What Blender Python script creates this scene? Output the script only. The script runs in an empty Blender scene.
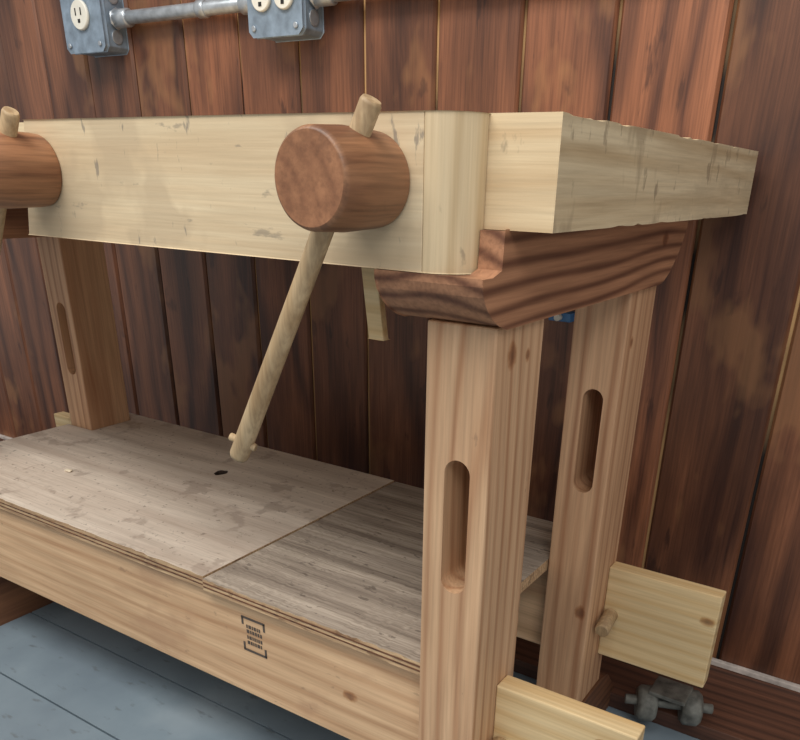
import bpy, bmesh, random
import numpy as np
from math import *
from mathutils import Vector, Matrix
random.seed(4)
S=0.58; ZF=1.40
def W(p): return Vector((p[0]*S,p[1]*S,(p[2]+ZF)*S))
def lin(c):
    o=[]
    for v in c:
        v=max(0,min(255,v))/255.0
        o.append(v/12.92 if v<=.04045 else ((v+.055)/1.055)**2.4)
    return (*o,1)
# ---------------------------------------------------------------- materials
def newmat(name,rough=.6,metal=0):
    m=bpy.data.materials.new(name); m.use_nodes=True
    nt=m.node_tree; b=nt.nodes['Principled BSDF']
    b.inputs['Roughness'].default_value=rough; b.inputs['Metallic'].default_value=metal
    return m,nt,b
def ramp(nt,stops):
    r=nt.nodes.new('ShaderNodeValToRGB'); e=r.color_ramp.elements
    while len(e)<len(stops): e.new(.5)
    for i,(p,c) in enumerate(stops):
        e[i].position=p; e[i].color=c if len(c)==4 else lin(c)
    return r
def mix(nt,mode,fac,a,b):
    n=nt.nodes.new('ShaderNodeMix'); n.data_type='RGBA'; n.blend_type=mode
    for sock,v in ((n.inputs[0],fac),(n.inputs[6],a),(n.inputs[7],b)):
        if isinstance(v,bpy.types.NodeSocket): nt.links.new(v,sock)
        else: sock.default_value=v
    return n.outputs[2]
def noise(nt,vec,scale,detail=3,rough=.5,dist=0):
    n=nt.nodes.new('ShaderNodeTexNoise'); n.inputs['Scale'].default_value=scale; n.inputs['Detail'].default_value=detail
    n.inputs['Roughness'].default_value=rough; n.inputs['Distortion'].default_value=dist
    nt.links.new(vec,n.inputs['Vector']); return n.outputs['Fac']
def mapped(nt,co,sc,loc=(0,0,0)):
    mp=nt.nodes.new('ShaderNodeMapping'); mp.inputs['Scale'].default_value=sc; mp.inputs['Location'].default_value=loc
    nt.links.new(co,mp.inputs[0]); return mp.outputs[0]
def wood(name,light,dark,axis,ring=20,dist=6,dscale=.12,wv=.45,fine=.2,rough=.6,off=(.05,.03,.04),kn=(),stain=None,stain_sc=6,stain_t=(.5,.72),island=False,spread=0,marks=None,bump=.12,coat=0,streak=70,tone=.14,stretch=.09,warp=.035,power=2.2):
    m,nt,b=newmat(name,rough); L=nt.links
    co=nt.nodes.new('ShaderNodeTexCoord').outputs['Object']
    co0=co
    if island:
        geo=nt.nodes.new('ShaderNodeNewGeometry')
        mul=nt.nodes.new('ShaderNodeVectorMath'); mul.operation='SCALE'; mul.inputs[0].default_value=(3.1,1.7,5.3)
        L.new(geo.outputs['Random Per Island'],mul.inputs['Scale'])
        ad=nt.nodes.new('ShaderNodeVectorMath'); ad.operation='ADD'; L.new(co,ad.inputs[0]); L.new(mul.outputs[0],ad.inputs[1]); co=ad.outputs[0]
    def st(k):
        s=[1,1,1]; s[axis]=k; return s
    nw=nt.nodes.new('ShaderNodeTexNoise'); nw.inputs['Scale'].default_value=5; nw.inputs['Detail'].default_value=1; L.new(mapped(nt,co,st(.35)),nw.inputs['Vector'])
    sub=nt.nodes.new('ShaderNodeVectorMath'); sub.operation='SUBTRACT'; L.new(nw.outputs['Color'],sub.inputs[0]); sub.inputs[1].default_value=(.5,.5,.5)
    scl=nt.nodes.new('ShaderNodeVectorMath'); scl.operation='SCALE'; L.new(sub.outputs[0],scl.inputs[0]); scl.inputs['Scale'].default_value=warp
    ad=nt.nodes.new('ShaderNodeVectorMath'); ad.operation='ADD'; L.new(co,ad.inputs[0]); L.new(scl.outputs[0],ad.inputs[1]); cw=ad.outputs[0]
    w=nt.nodes.new('ShaderNodeTexWave'); w.wave_type='RINGS'; w.rings_direction='XYZ'[axis]; w.wave_profile='SIN'
    w.inputs['Scale'].default_value=ring; w.inputs['Distortion'].default_value=dist; w.inputs['Detail'].default_value=2.5
    w.inputs['Detail Scale'].default_value=dscale; w.inputs['Detail Roughness'].default_value=.45
    L.new(mapped(nt,cw,st(stretch),off),w.inputs['Vector'])
    pw=nt.nodes.new('ShaderNodeMath'); pw.operation='POWER'; L.new(w.outputs['Fac'],pw.inputs[0]); pw.inputs[1].default_value=power
    sk=noise(nt,mapped(nt,cw,st(.035)),streak,5,.6)
    skr=nt.nodes.new('ShaderNodeMapRange'); L.new(sk,skr.inputs[0]); skr.inputs[1].default_value=.33; skr.inputs[2].default_value=.72
    mx=nt.nodes.new('ShaderNodeMix'); mx.inputs[0].default_value=wv; L.new(skr.outputs[0],mx.inputs[2]); L.new(pw.outputs[0],mx.inputs[3])
    r1=ramp(nt,[(.05,light),(.9,dark)]); L.new(mx.outputs[0],r1.inputs[0]); col=r1.outputs[0]
    n2=noise(nt,mapped(nt,co,st(.03)),320,3)
    r2=ramp(nt,[(.3,(1-fine,1-fine*1.05,1-fine*1.1,1)),(.6,(1,1,1,1))]); L.new(n2,r2.inputs[0])
    col=mix(nt,'MULTIPLY',1.0,col,r2.outputs[0])
    cb=mapped(nt,co,st(.3))
    r3=ramp(nt,[(.3,(1-tone,1-tone*1.1,1-tone*1.2,1)),(.7,(1+tone*.6,)*3+(1,))]); L.new(noise(nt,cb,9,3),r3.inputs[0])
    col=mix(nt,'MULTIPLY',1.0,col,r3.outputs[0])
    for (kx,ky,kz,kr) in kn:
        P=W((kx,ky,kz)); vd=nt.nodes.new('ShaderNodeVectorMath'); vd.operation='DISTANCE'
        s=st(.7); wk=mapped(nt,co0,s)
        L.new(wk,vd.inputs[0]); vd.inputs[1].default_value=[a*b_ for a,b_ in zip(P,s)]
        dv=nt.nodes.new('ShaderNodeMath'); dv.operation='DIVIDE'; L.new(vd.outputs['Value'],dv.inputs[0]); dv.inputs[1].default_value=kr
        nn=noise(nt,co0,130,3); ma=nt.nodes.new('ShaderNodeMath'); ma.operation='MULTIPLY_ADD'; L.new(nn,ma.inputs[0]); ma.inputs[1].default_value=.7; L.new(dv.outputs[0],ma.inputs[2])
        rk=ramp(nt,[(.30,(.25,.15,.09,1)),(.62,(.42,.26,.17,1)),(.8,(.72,.56,.42,1)),(1.0,(1,1,1,1))])
        sb=nt.nodes.new('ShaderNodeMath'); sb.operation='MULTIPLY'; sb.inputs[1].default_value=.75; L.new(ma.outputs[0],sb.inputs[0]); L.new(sb.outputs[0],rk.inputs[0])
        col=mix(nt,'MULTIPLY',.8,col,rk.outputs[0])
    if stain:
        r5=ramp(nt,[(stain_t[0],(0,0,0,1)),(stain_t[1],(1,1,1,1))]); L.new(noise(nt,cb,stain_sc,7,.62),r5.inputs[0])
        col=mix(nt,'MIX',r5.outputs[0],col,lin(stain))
    for (ms,mt,mc,msc,mo) in (marks or ()):
        r6=ramp(nt,[(mt,(0,0,0,1)),(mt+.05,(mo,mo,mo,1))]); L.new(noise(nt,mapped(nt,co,msc,(.37,.2,.11)),ms,4,.6),r6.inputs[0])
        col=mix(nt,'MIX',r6.outputs[0],col,lin(mc))
    if island and spread:
        mr=nt.nodes.new('ShaderNodeMapRange'); L.new(geo.outputs['Random Per Island'],mr.inputs[0]); mr.inputs[3].default_value=1-spread; mr.inputs[4].default_value=1+spread
        hs=nt.nodes.new('ShaderNodeHueSaturation'); L.new(mr.outputs[0],hs.inputs['Value']); L.new(col,hs.inputs['Color']); col=hs.outputs[0]
    L.new(col,b.inputs['Base Color'])
    bp=nt.nodes.new('ShaderNodeBump'); bp.inputs['Strength'].default_value=bump; bp.inputs['Distance'].default_value=.002; L.new(n2,bp.inputs['Height']); L.new(bp.outputs[0],b.inputs['Normal'])
    if coat:
        b.inputs['Coat Weight'].default_value=coat; b.inputs['Coat Roughness'].default_value=.3
    return m
def plain(name,c,rough=.5,metal=0,var=.1,sc=40):
    m,nt,b=newmat(name,rough,metal)
    co=nt.nodes.new('ShaderNodeTexCoord').outputs['Object']
    r=ramp(nt,[(.3,tuple(v*(1-var) for v in c)),(.7,tuple(min(255,v*(1+var)) for v in c))])
    nt.links.new(noise(nt,co,sc,4),r.inputs[0]); nt.links.new(r.outputs[0],b.inputs['Base Color'])
    return m
KLEG=((-.517,1.055,-.236,.010),(-.517,1.11,-.245,.005),(-.517,1.62,-.30,.006),(-.54,1.58,-.95,.009))
M_legz=wood('fir_vertical',(220,182,144),(178,132,96),2,ring=17,dist=5,off=(.30,-.55,.1),fine=.18,kn=KLEG,wv=.5,power=3.5,marks=((9,.62,(156,126,98),(1,1,.5),.4),(50,.68,(120,96,74),(1,1,.5),.4)))
M_legz2=wood('fir_vertical_b',(212,170,132),(166,118,84),2,ring=17,dist=6,off=(.33,-.9,.1),fine=.2,kn=KLEG,wv=.5,power=3.5)
M_rail=wood('fir_rail',(226,190,150),(190,148,110),0,ring=12,dist=7,off=(.1,-.58,-.37),fine=.16,kn=((-.84,1.047,-1.0,.009),),wv=.4,power=3,marks=((7,.58,(180,140,108),(.6,1,1),.45),(60,.67,(130,102,80),(.5,1,1),.4)))
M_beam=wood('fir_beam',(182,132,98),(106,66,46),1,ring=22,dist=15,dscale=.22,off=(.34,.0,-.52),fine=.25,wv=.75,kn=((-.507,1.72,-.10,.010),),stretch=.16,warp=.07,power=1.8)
M_foot=wood('fir_foot',(130,88,60),(84,52,36),1,ring=20,dist=6,off=(.3,0,.1),fine=.25)
M_slab=wood('maple_slab',(228,206,168),(206,175,133),0,ring=16,dist=5,off=(0,-.9,-.6),fine=.12,stain=(200,172,130),stain_sc=4,wv=.4,marks=((40,.66,(130,114,94),(1,1,.6),.5),))
M_slabend=wood('maple_end',(224,207,172),(192,168,130),1,ring=16,dist=4,off=(.4,0,-.7),fine=.16,stain=(172,156,126),stain_sc=9,wv=.4,marks=((11,.57,(146,128,102),(1,1,.5),.5),(40,.61,(112,96,78),(1,1,.6),.5)))
M_jaw=wood('maple_jaw',(226,208,174),(208,183,147),0,ring=10,dist=5,off=(0,-.9,-.6),fine=.12,stain=(196,171,135),stain_sc=3,wv=.3,marks=((6,.54,(184,163,133),(1,1,1),.5),(80,.645,(104,100,98),(1,1,.35),.6),(60,.67,(118,110,100),(.35,1,1),.5)))
M_jawcap=wood('maple_jaw_cap',(225,205,169),(197,170,129),2,ring=14,dist=5,off=(.3,-.6,-.6),fine=.12,wv=.45,tone=.2,marks=((46,.66,(120,108,92),(1,1,.5),.5),))
M_tenon=wood('pine_tenon',(225,201,156),(204,170,118),0,ring=16,dist=5,off=(0,-.9,.2),fine=.14,kn=((-.262,1.69,-.935,.008),(-.30,1.087,-.90,.006)),wv=.45,marks=((12,.62,(160,130,94),(1,1,1),.4),))
M_hub=wood('turned_cherry',(170,122,86),(118,76,50),1,ring=16,dist=4,off=(.36,0,-.77),fine=.36,rough=.5,coat=.06,wv=.35,tone=.25,marks=((24,.60,(112,80,56),(1,.5,1),.5),))
M_hubend=wood('turned_cherry_end',(176,124,88),(136,90,62),1,ring=24,dist=3,off=(.44,0,-.79),fine=.2,rough=.55,coat=.03,wv=.28,stretch=.5,tone=.22,marks=((30,.60,(112,74,52),(1,1,1),.4),))
M_dowel=wood('dowel_wood',(200,175,138),(164,134,96),2,ring=12,dist=2,fine=.25,wv=.2,marks=((30,.58,(138,112,82),(1,1,.5),.5),))
M_ply1=wood('plywood_sanded',(222,208,192),(192,174,158),0,ring=5,dist=12,dscale=.5,off=(0,.1,.2),fine=.17,rough=.8,stain=(168,151,136),stain_sc=5,wv=.3,streak=40,stain_t=(.46,.8),stretch=.25,marks=((14,.58,(152,134,120),(1,1,1),.55),(110,.63,(112,98,86),(1,1,1),.6)))
M_ply2=wood('plywood_weathered',(198,184,168),(134,120,107),0,ring=8,dist=11,dscale=.4,off=(0,.1,.2),fine=.40,rough=.85,stain=(124,110,98),stain_sc=8,wv=.3,streak=60,stain_t=(.5,.8),stretch=.16,bump=.4,marks=((110,.62,(82,70,61),(.4,1,1),.6),))
M_plyedge=wood('plywood_edge',(216,186,146),(160,122,90),0,ring=60,dist=1,fine=.3,off=(0,0,0),wv=.3,streak=260,marks=((40,.58,(110,80,56),(.4,1,2),.6),))
M_panel=wood('redwood_panel',(152,98,68),(74,42,30),2,ring=8,dist=12,dscale=.22,off=(.1,.2,.3),fine=.36,rough=.46,stain=(70,39,28),stain_sc=5,stain_t=(.47,.76),island=True,spread=.27,coat=.10,wv=.5,streak=50,tone=.30,warp=.08,marks=((30,.64,(58,32,23),(1,1,.2),.7),(5,.57,(164,116,76),(1,1,.5),.45),(14,.66,(60,34,24),(1,1,.6),.5)))
M_base=wood('redwood_base',(110,72,54),(66,42,32),0,ring=14,dist=5,off=(0,.3,.1),fine=.3)
M_metal=plain('galvanized',(180,186,192),.38,.7,.10,60)
M_box=plain('steel_box',(136,152,168),.45,.35,.12,50)
M_white=plain('outlet_white',(225,222,210),.4,0,.03)
M_dark=plain('slot_dark',(30,28,26),.7)
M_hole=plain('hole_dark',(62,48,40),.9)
M_ink=plain('stamp_ink',(84,74,66),.8)
M_blue=plain('blue_plastic',(70,120,170),.4)
M_iron=plain('cast_iron',(110,110,104),.6,.3,.25,60)
M_chip=plain('wood_chip',(214,200,176),.8)
M_trim=plain('trim_dusty',(190,180,172),.7,0,.15)
M_gr,nt,b=newmat('groove_backing',.8)
co=nt.nodes.new('ShaderNodeTexCoord').outputs['Object']
r=ramp(nt,[(.47,(22,14,10)),(.58,(182,144,98))]); nt.links.new(noise(nt,co,2.2,3),r.inputs[0]); nt.links.new(r.outputs[0],b.inputs['Base Color'])
M_floor,nt,b=newmat('painted_floorboards',.5)
co=nt.nodes.new('ShaderNodeTexCoord').outputs['Object']
r=ramp(nt,[(.3,(110,124,135)),(.55,(126,141,151)),(.75,(148,160,168))]); nt.links.new(noise(nt,co,5,8),r.inputs[0])
r2=ramp(nt,[(.62,(0,0,0,1)),(.72,(.6,.6,.6,1))]); nt.links.new(noise(nt,mapped(nt,co,(.4,1,1)),60,6),r2.inputs[0])
nt.links.new(mix(nt,'MIX',r2.outputs[0],r.outputs[0],lin((92,97,100))),b.inputs['Base Color'])

# ---------------------------------------------------------------- mesh helpers
def finish(bm,name,mats,parent=None,smooth=False,bev=0,seg=2):
    if bev:
        bmesh.ops.remove_doubles(bm,verts=bm.verts,dist=1e-6)
        bm.normal_update()
        es=[e for e in bm.edges if len(e.link_faces)==2 and e.calc_face_angle(0)>.5]
        bmesh.ops.bevel(bm,geom=es,offset=bev,segments=seg,affect='EDGES',profile=.5,clamp_overlap=True)
    bmesh.ops.recalc_face_normals(bm,faces=bm.faces)
    me=bpy.data.meshes.new(name); bm.to_mesh(me); bm.free()
    for m in (mats if isinstance(mats,list) else [mats]): me.materials.append(m)
    if smooth:
        for p in me.polygons: p.use_smooth=True
    o=bpy.data.objects.new(name,me); bpy.context.collection.objects.link(o)
    if parent: o.parent=parent
    return o
def empty(name):
    o=bpy.data.objects.new(name,None); bpy.context.collection.objects.link(o); o.empty_display_size=.05
    return o
def addbox(bm,x0,x1,y0,y1,z0,z1,mi=0):
    v=[bm.verts.new(W((x,y,z))) for x in (x0,x1) for y in (y0,y1) for z in (z0,z1)]
    fs=[]
    for q in ((0,1,3,2),(4,6,7,5),(0,4,5,1),(2,3,7,6),(0,2,6,4),(1,5,7,3)):
        f=bm.faces.new([v[i] for i in q]); f.material_index=mi; fs.append(f)
    return fs
def box(name,x0,x1,y0,y1,z0,z1,mat,parent=None,bev=.0015):
    bm=bmesh.new(); addbox(bm,x0,x1,y0,y1,z0,z1); return finish(bm,name,mat,parent,bev=bev)
def prism(name,prof,axis,lo,hi,mat,parent=None,bev=.0015,fix=None):
    bm=bmesh.new(); A=[];B=[]
    for p in prof:
        for lst,v in ((A,lo),(B,hi)):
            q=list(p); q.insert(axis,v)
            if fix: q=fix(q)
            lst.append(bm.verts.new(W(q)))
    bm.faces.new(A); bm.faces.new(B[::-1]); n=len(prof)
    for i in range(n): bm.faces.new([A[i],A[(i+1)%n],B[(i+1)%n],B[i]])
    return finish(bm,name,mat,parent,bev=bev)
def lathe(name,p0,p1,prof,mats,parent=None,seg=48,endmat=None):
    bm=bmesh.new()
    a=W(p0); c=W(p1); d=(c-a); ln=d.length; d.normalize()
    q=Vector((0,0,1)).rotation_difference(d)
    rings=[]
    for t,r in prof:
        ring=[]
        for i in range(seg):
            an=2*pi*i/seg
            ring.append(bm.verts.new(a+d*ln*t+q@Vector((cos(an)*r*S,sin(an)*r*S,0))))
        rings.append(ring)
    for k in range(len(rings)-1):
        for i in range(seg):
            f=bm.faces.new([rings[k][i],rings[k][(i+1)%seg],rings[k+1][(i+1)%seg],rings[k+1][i]]); f.smooth=True
    f1=bm.faces.new(rings[0][::-1]); f2=bm.faces.new(rings[-1])
    if endmat is not None: f1.material_index=endmat; f2.material_index=endmat
    return finish(bm,name,mats,parent)
def rod(name,p0,p1,r,mat,parent=None,seg=32,ch=.15):
    ln=(Vector(p1)-Vector(p0)).length; e=r*ch/ln
    return lathe(name,p0,p1,[(0,r*(1-ch)),(e,r),(1-e,r),(1,r*(1-ch))],mat,parent,seg)
def boolcut(o,cutter):
    md=o.modifiers.new('b','BOOLEAN'); md.operation='DIFFERENCE'; md.solver='EXACT'; md.object=cutter
    dg=bpy.context.evaluated_depsgraph_get(); me=bpy.data.meshes.new_from_object(o.evaluated_get(dg))
    o.modifiers.clear(); o.data=me; bpy.data.objects.remove(cutter)

# ---------------------------------------------------------------- room
YW=2.20
bm=bmesh.new()
gx=[1.60,1.33,1.06,.79,.52,.25,-.02,-.291,-.569,-.85,-1.115,-1.39,-1.651,-1.91,-2.17,-2.43,-2.70,-2.97,-3.24]
while gx[-1]>-6.2: gx.append(gx[-1]-.268)
for i in range(len(gx)-1):
    x1=gx[i]-.0045; x0=gx[i+1]+.0045; c=.010
    prof=[(x0,YW+.03),(x0,YW+c),(x0+c*.8,YW),(x1-c*.8,YW),(x1,YW+c),(x1,YW+.03)]
    A=[bm.verts.new(W((p[0],p[1],-ZF))) for p in prof]; B=[bm.verts.new(W((p[0],p[1],2.75))) for p in prof]
    bm.faces.new(A); bm.faces.new(B[::-1])
    for k in range(6): bm.faces.new([A[k],A[(k+1)%6],B[(k+1)%6],B[k]])
addbox(bm,gx[-1]+.01,gx[0]-.01,YW+.014,YW+.08,-ZF,2.75,1)
finish(bm,'wall_back',[M_panel,M_gr])
bm=bmesh.new()
y=YW+.08
while y>-3.0:
    addbox(bm,gx[-1],gx[0],y-.262,y-.003,-ZF-.05,-ZF); y-=.265
addbox(bm,gx[-1],gx[0],-3.0,YW+.08,-ZF-.10,-ZF-.012)
finish(bm,'floor',M_floor)
box('baseboard_back',gx[-1]+.05,gx[0]-.05,YW-.34,YW-.001,-ZF+.0005,-ZF+.05,M_base)
box('trim_1',gx[-1]+.05,gx[0]-.05,YW-.020,YW-.001,-ZF+.0505,-ZF+.068,M_trim)

# ---------------------------------------------------------------- workbench
wb=empty('workbench')
ZT=.0785; ZB=-.060; LT=-.19; FT=-1.235
XR=(-.636,-.517); XL=(-2.52,-2.40)
YFt=(1.0,1.164); YRr=(1.58,1.742)
def slot_cut(o,xc,y0,y1,hw=.0235):
    z0,z1=-.640,-.400; pr=[]
    for k in range(13): a=pi*k/12; pr.append((xc+hw*cos(a),z1-hw+hw*sin(a)))
    for k in range(13): a=pi+pi*k/12; pr.append((xc+hw*cos(a),z0+hw+hw*sin(a)))
    c=prism('cut',pr,1,y0-.05,y1+.05,M_legz,None,bev=0); boolcut(o,c)
n=0
for xs in (XR,XL):
    for ys in (YFt,YRr):
        n+=1
        o=box('leg_%d'%n,xs[0],xs[1],ys[0],ys[1],FT,LT,M_legz if n%2 else M_legz2,wb,bev=.002)
        slot_cut(o,(xs[0]+xs[1])/2+.004,ys[0],ys[1])
for k,xs in enumerate((XR,XL)):
    pr=[(.935,ZB-.0006),(.935,-.128),(.940,-.142),(.952,-.158),(.968,-.171),(.988,-.182),(1.012,LT+.0005),(1.725,LT+.0005),(1.752,-.185),(1.790,-.168),(1.835,-.130),(1.862,-.096),(1.870,-.080),(1.870,ZB-.0006)]
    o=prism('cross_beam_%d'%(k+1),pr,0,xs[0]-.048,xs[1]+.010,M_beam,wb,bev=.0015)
    if k==0:
        bmc=bmesh.new(); addbox(bmc,-.80,-.5452,.80,.9995,-.1175,.05); boolcut(o,finish(bmc,'cut',M_beam))
        # sloped notch that clears the rounded jaw end
        boolcut(o,prism('cut',[(.80,.05),(.993,.05),(.985,-.110),(.960,-.1176),(.80,-.1176)],0,-.80,-.40,M_beam,None,bev=0))
    pr=[(.86,-ZF+.0006),(.86,-1.34),(.96,-1.25),(1.0,FT-.0005),(1.745,FT-.0005),(1.80,-1.25),(1.88,-1.34),(1.88,-ZF+.0006)]
    prism('sled_foot_%d'%(k+1),pr,0,xs[0]-.005,xs[1]+.005,M_foot,wb,bev=.002)
bm=bmesh.new()
X0,X1,Y0,Y1=-2.66,-.444,1.0,2.155
fs=addbox(bm,X0,X1,Y0,Y1,ZB,ZT); fs[0].material_index=1; fs[1].material_index=1
bmesh.ops.subdivide_edges(bm,edges=bm.edges[:],cuts=60,use_grid_fill=True)
rr=random.Random(11)
chips=[(rr.uniform(Y0+.02,Y1-.02),rr.uniform(.008,.035),rr.uniform(.001,.0045)) for _ in range(11)]
chipb=[(rr.uniform(Y0+.02,Y1-.02),rr.uniform(.01,.04),rr.uniform(.001,.0035)) for _ in range(7)]
for v in bm.verts:
    x=v.co.x/S; yy_=v.co.y/S; z=v.co.z/S-ZF
    if abs(x-X1)<1e-4 and abs(z-ZT)<1e-4:
        d=sum(h*max(0,1-abs(yy_-c)/w_) for c,w_,h in chips); v.co.z-=d*S; v.co.x-=d*S*1.2
    if abs(x-X1)<1e-4 and abs(z-ZB)<1e-4:
        v.co.z+=S*sum(h*max(0,1-abs(yy_-c)/w_) for c,w_,h in chipb)
finish(bm,'bench_top',[M_slab,M_slabend],wb,bev=.0008)
def fx(q):
    if q[0]<-1.4: q[0]+= .02 if q[2]>0 else -.03
    return q
prism('vise_jaw',[(-1.49,.9985),(-1.49,.939),(-.608,.939),(-.608,.9985)],2,-.1168,ZT-.0005,M_jaw,wb,bev=.0010,fix=fx)
pr=[(-.6072,.9985),(-.6072,.9385)]
for k in range(1,19):
    a=-pi/2+.12+(pi/2-.12)*k/18; pr.append((-.607+.061*cos(a),.9985+.0595*sin(a)))
o=prism('vise_jaw_end',pr,2,-.1168,ZT-.0005,M_jawcap,wb,bev=.0008)
for k,(cx,lean) in enumerate(((-.686,1.0),(-1.44,1.0))):
    cz=-.004; r=.0605
    prof=[(0,r*.90),(.02,r*.955),(.06,r*.99),(.45,r*1.035),(.9,r*1.0),(.97,r*.985),(1,r*.95)]
    lathe('screw_hub_%d'%(k+1),(cx,.800,cz),(cx,.9385,cz),prof,[M_hub,M_hubend],wb,seg=72,endmat=1)
    top=Vector((cx+.045*lean,.872,.086)); bot=Vector((cx-.240*lean-.05*k,.872,-.430))
    lathe('handle_%d'%(k+1),top,bot,[(0,.012),(.008,.0142),(.5,.0152),(.99,.0166),(1,.0150)],M_dowel,wb,seg=32)
    d=(bot-top).normalized()
    p=top+d*.050
    rod('handle_peg_%da'%(k+1),p+Vector((-.01,.005,0)),p+Vector((.020,-.022,-.014)),.0075,M_dowel,wb,20)
    p=bot-d*.030
    rod('handle_peg_%db'%(k+1),p+Vector((-.022,-.008,.010)),p+Vector((.021,.006,-.006)),.0068,M_dowel,wb,20)
def fx2(q):
    if q[2]<-.2: q[0]+=.022
    return q
prism('vise_guide',[(-.79,1.03),(-.760,1.03),(-.760,1.045),(-.79,1.045)],2,-.238,ZB-.0005,M_tenon,wb,bev=.001,fix=fx2)
RT=-.862; RB=-1.12
for k,(ys,yt) in enumerate((((1.047,1.135),(1.087,1.132)),((1.640,1.735),(1.690,1.733)))):
    box('stretcher_%d'%(k+1),XL[1]+.0005,XR[0]-.0005,ys[0],ys[1],RB,RT,M_rail,wb,bev=.0018)
    box('tenon_%da'%(k+1),XR[1]+.0005,-.240,yt[0],yt[1],RB,RT,M_tenon,wb,bev=.0018)
    box('tenon_%db'%(k+1),-2.80,XL[0]-.0005,yt[0],yt[1],RB,RT,M_tenon,wb,bev=.0018)
    for q,px in enumerate((-.495,-2.542)):
        rod('draw_peg_%d%s'%(k+1,'ab'[q]),(px+.004,yt[0]-.075,-1.004),(px,yt[0]-.0003,-.990),.0185,M_dowel,wb,28)
def sheet(name,x0,x1,y0,y1,z0,z1,notch,mat,hole=None,seed=1):
    bm=bmesh.new(); fs=addbox(bm,x0,x1,y0,y1,z0,z1,1)
    fs[5].material_index=0; fs[4].material_index=0
    ex=[e_ for e_ in bm.edges if abs(e_.verts[0].co.x-e_.verts[1].co.x)>.1]
    bmesh.ops.subdivide_edges(bm,edges=ex,cuts=60,use_grid_fill=True)
    rr=random.Random(seed)
    for v in bm.verts:
        if abs(v.co.y-y0*S)<1e-5 and v.co.z>(z0+z1)/2*S+ZF*S and x0*S+.01<v.co.x<x1*S-.01: v.co.y+=rr.random()**3*.002; v.co.z-=rr.random()**3*.0015
    o=finish(bm,name,[mat,M_plyedge],wb)
    for nb in notch:
        bmc=bmesh.new(); addbox(bmc,*nb); c=finish(bmc,'cut',[mat,M_plyedge])
        for p in c.data.polygons: p.material_index=1
        boolcut(o,c)
    if hole:
        pr=[(hole[0]+hole[2]*.8*cos(a)*(1+.12*sin(3*a)),hole[1]+hole[2]*1.0*sin(a)*(1+.1*cos(5*a))) for a in [2*pi*i/22 for i in range(22)]]
        c=prism('cut',pr,2,z0-.01,z1+.05,M_hole,None,bev=0)
        c.data.materials.clear(); c.data.materials.append(mat); c.data.materials.append(M_hole)
        o.data.materials.append(M_hole)
        for p in c.data.polygons: p.material_index=1
        boolcut(o,c)
        box(name+'_hole_shade',hole[0]-.06,hole[0]+.06,hole[1]-.06,hole[1]+.06,z0-.03,z0-.0008,M_hole,wb,bev=0)  # added dark block closing the hole, its colour standing in for shade
    return o
e=.003
sheet('shelf_sheet_1',-2.53,-1.251,1.036,1.80,RT+.0005,-.829,
      [(-2.6,XL[1]+e,.9,YFt[1]+e,-1,-.7),(-2.6,XL[1]+e,YRr[0]-e,YRr[1]+e,-1,-.7)],M_ply1,hole=(-1.72,1.54,.023))
sheet('shelf_sheet_2',-1.247,-.639,1.030,1.80,RT+.0005,-.832,[],M_ply2,seed=5)
for i,(za) in enumerate((-.841,-.8515)):
    box('ply_line_%d'%(i+1),-1.246,-.640,1.0294,1.0299,za-.0018,za+.0018,M_foot,wb,bev=0)
    box('ply_seam_%d'%(i+1),-2.39,-1.252,1.0354,1.0359,za-.0016,za+.0016,M_foot,wb,bev=0)
bm=bmesh.new(); yy=(1.0462,1.0469)
sx0,sx1=-1.150,-1.078
for z in (-.905,-.992): addbox(bm,sx0,sx1,*yy,z-.003,z+.003)
for x in (sx0,sx1-.006):
    for za,zb in ((-.905,-.925),(-.972,-.992)): addbox(bm,x,x+.006,*yy,zb,za)
rr=random.Random(8)
for row,z in enumerate((-.927,-.940,-.956,-.970)):
    x=sx0+.014
    while x<sx1-.014:
        w=.003+rr.random()*.005
        addbox(bm,x,x+w,*yy,z-.0045,z+.0045); x+=w+.0025
finish(bm,'grade_stamp',M_ink,wb)

# ---------------------------------------------------------------- electrical
def outlet_box(cx,cz,kind):
    e=empty('outlet_box')
    w=.105; yb=YW-.0008; yf=YW-.085; c=.014
    pr=[(cx-w+c,cz-w),(cx+w-c,cz-w),(cx+w,cz-w+c),(cx+w,cz+w-c),(cx+w-c,cz+w),(cx-w+c,cz+w),(cx-w,cz+w-c),(cx-w,cz-w+c)]
    prism('box_body',pr,1,yf,yb,M_box,e,bev=.0015)
    pr2=[(cx+(a-cx)*.99,cz+(b_-cz)*.99) for a,b_ in pr]
    prism('cover_plate',pr2,1,yf-.018,yf-.0005,M_box,e,bev=.003)
    yo=yf-.0185
    cs=[(cx,cz+.004,.046)] if kind==1 else [(cx-.045,cz-.008,.037),(cx+.045,cz-.008,.037)]
    for i,(ox,oz,r) in enumerate(cs):
        lathe('receptacle_%d'%(i+1),(ox,yo,oz),(ox,yo-.012,oz),[(0,r),(.7,r),(1,r*.93)],M_white,e,40)
        bm=bmesh.new(); y0,y1=yo-.0135,yo-.0122
        addbox(bm,ox-.017,ox-.012,y0,y1,oz-.002,oz+.020); addbox(bm,ox+.012,ox+.017,y0,y1,oz-.002,oz+.020); addbox(bm,ox-.006,ox+.006,y0,y1,oz-.024,oz-.013)
        finish(bm,'contact_slots_%d'%(i+1),M_dark,e)
    k=0
    for sx in (-.085,.085):
        for sz in (-.085,.085):
            k+=1; rod('screw_%d'%k,(cx+sx,yo,cz+sz),(cx+sx,yo-.006,cz+sz),.008,M_metal,e,14)
    for k,zz in enumerate((-.06,.06)):
        rod('knockout_%d'%(k+1),(cx+w+.0005,YW-.045,cz+zz),(cx+w+.003,YW-.045,cz+zz),.022,M_metal,e,20)
    return e
CZ=.483
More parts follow.
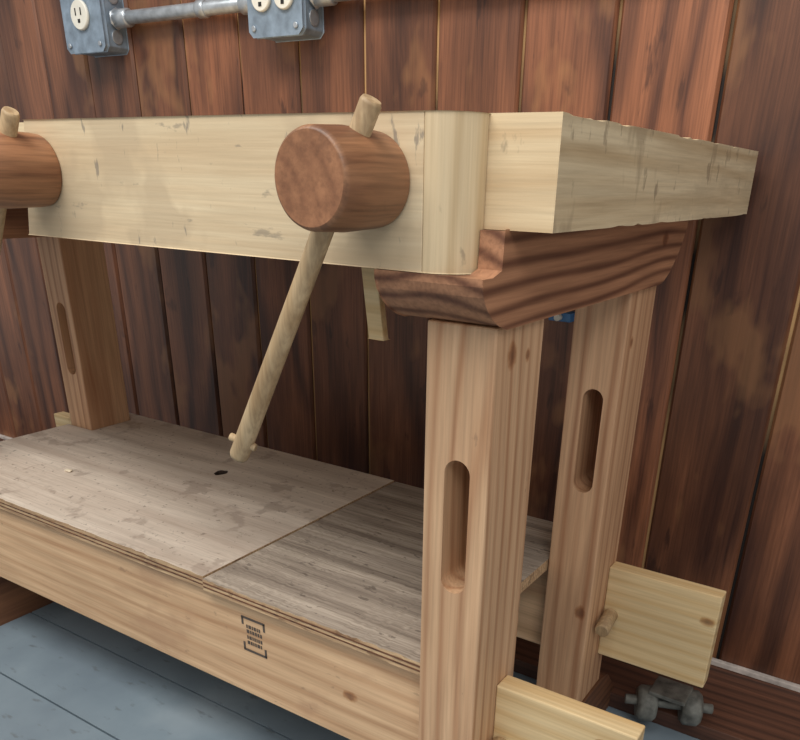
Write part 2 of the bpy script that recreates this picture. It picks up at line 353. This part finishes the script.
outlet_box(-2.820,CZ+.006,1); outlet_box(-1.905,CZ+.006,2)
cd=empty('electrical_conduit')
yc=YW-.045
def condseg(n,xa,xb):
    rod('tube_%d'%n,(xa,yc,CZ),(xb,yc,CZ),.0205,M_metal,cd,28)
    for q,(xx,sg) in enumerate(((xa,1),(xb,-1))):
        rod('connector_%d%s'%(n,'ab'[q]),(xx+sg*.006,yc,CZ),(xx+sg*.075,yc,CZ),.0285,M_metal,cd,24)
        rod('locknut_%d%s'%(n,'ab'[q]),(xx,yc,CZ),(xx+sg*.014,yc,CZ),.034,M_metal,cd,6)
condseg(1,-2.820+.110,-1.905-.110)
condseg(2,-1.905+.110,1.2)
for i,x in enumerate((-2.27,-1.2,-.3)):
    rod('strap_%d'%(i+1),(x-.02,yc,CZ),(x+.02,yc,CZ),.0255,M_metal,cd,24)
    box('strap_tab_%d'%(i+1),x-.02,x+.02,YW-.012,YW-.001,CZ+.015,CZ+.085,M_metal,cd)
cc=empty('cable_clip')
box('clip_body',-.945,-.875,YW-.05,YW-.001,-.365,-.34,M_blue,cc)
rod('clip_tab',(-.91,YW-.07,-.352),(-.91,YW-.05,-.352),.010,M_white,cc,16)
cs=empty('caster_wheel')
zc=-ZF+.05
rod('wheel_1',(-.42,1.80,zc+.045),(-.37,1.82,zc+.045),.05,M_iron,cs,32,ch=.2)
rod('wheel_2',(-.31,1.85,zc+.045),(-.26,1.87,zc+.045),.05,M_iron,cs,32,ch=.2)
rod('axle',(-.45,1.79,zc+.05),(-.23,1.88,zc+.05),.014,M_iron,cs,16)
box('plate',-.39,-.29,1.79,1.88,zc+.088,zc+.100,M_iron,cs)
bm=bmesh.new(); bmesh.ops.create_icosphere(bm,subdivisions=1,radius=.006,matrix=Matrix.Translation(W((-2.1,1.28,-.827)))@Matrix.Diagonal((1.6,1,.35,1)))
finish(bm,'wood_chip',M_chip)

# ---------------------------------------------------------------- light
def area(name,loc,rot,sx,sy,e,col=(1,1,1)):
    l=bpy.data.lights.new(name,'AREA'); l.shape='RECTANGLE'; l.size=sx; l.size_y=sy; l.energy=e; l.color=col
    o=bpy.data.objects.new(name,l); o.location=loc; o.rotation_euler=rot; bpy.context.collection.objects.link(o); return o
area('ceiling_light',(-.9,-.3,2.5),(radians(18),0,0),1.8,.7,44,(1,.98,.94))
area('ceiling_light.001',(.9,-1.0,2.4),(radians(35),radians(20),0),1.3,.9,22,(1,.98,.95))
w=bpy.data.worlds.new('World'); bpy.context.scene.world=w; w.use_nodes=True
w.node_tree.nodes['Background'].inputs[0].default_value=(1,.985,.96,1); w.node_tree.nodes['Background'].inputs[1].default_value=.52

# ---------------------------------------------------------------- camera
p=[.55391,.45415,.02761,.7638,.4305,.5520]
yaw,pit,rol=p[:3]
f=np.array([-sin(yaw)*cos(pit),cos(yaw)*cos(pit),-sin(pit)])
r0=np.array([cos(yaw),sin(yaw),0]); u0=np.cross(r0,f)
r=cos(rol)*r0+sin(rol)*u0; u=-sin(rol)*r0+cos(rol)*u0
cam=bpy.data.cameras.new('camera'); co=bpy.data.objects.new('camera',cam); bpy.context.collection.objects.link(co)
co.matrix_world=Matrix(((r[0],u[0],-f[0],0),(r[1],u[1],-f[1],0),(r[2],u[2],-f[2],ZF*S),(0,0,0,1)))
cam.sensor_fit='HORIZONTAL'; cam.sensor_width=36; cam.lens=763.8/800*36
cam.shift_x=(400-430.5)/800; cam.shift_y=(552-370)/800; cam.clip_start=.02
bpy.context.scene.camera=co
bpy.context.scene.view_settings.view_transform='Standard'
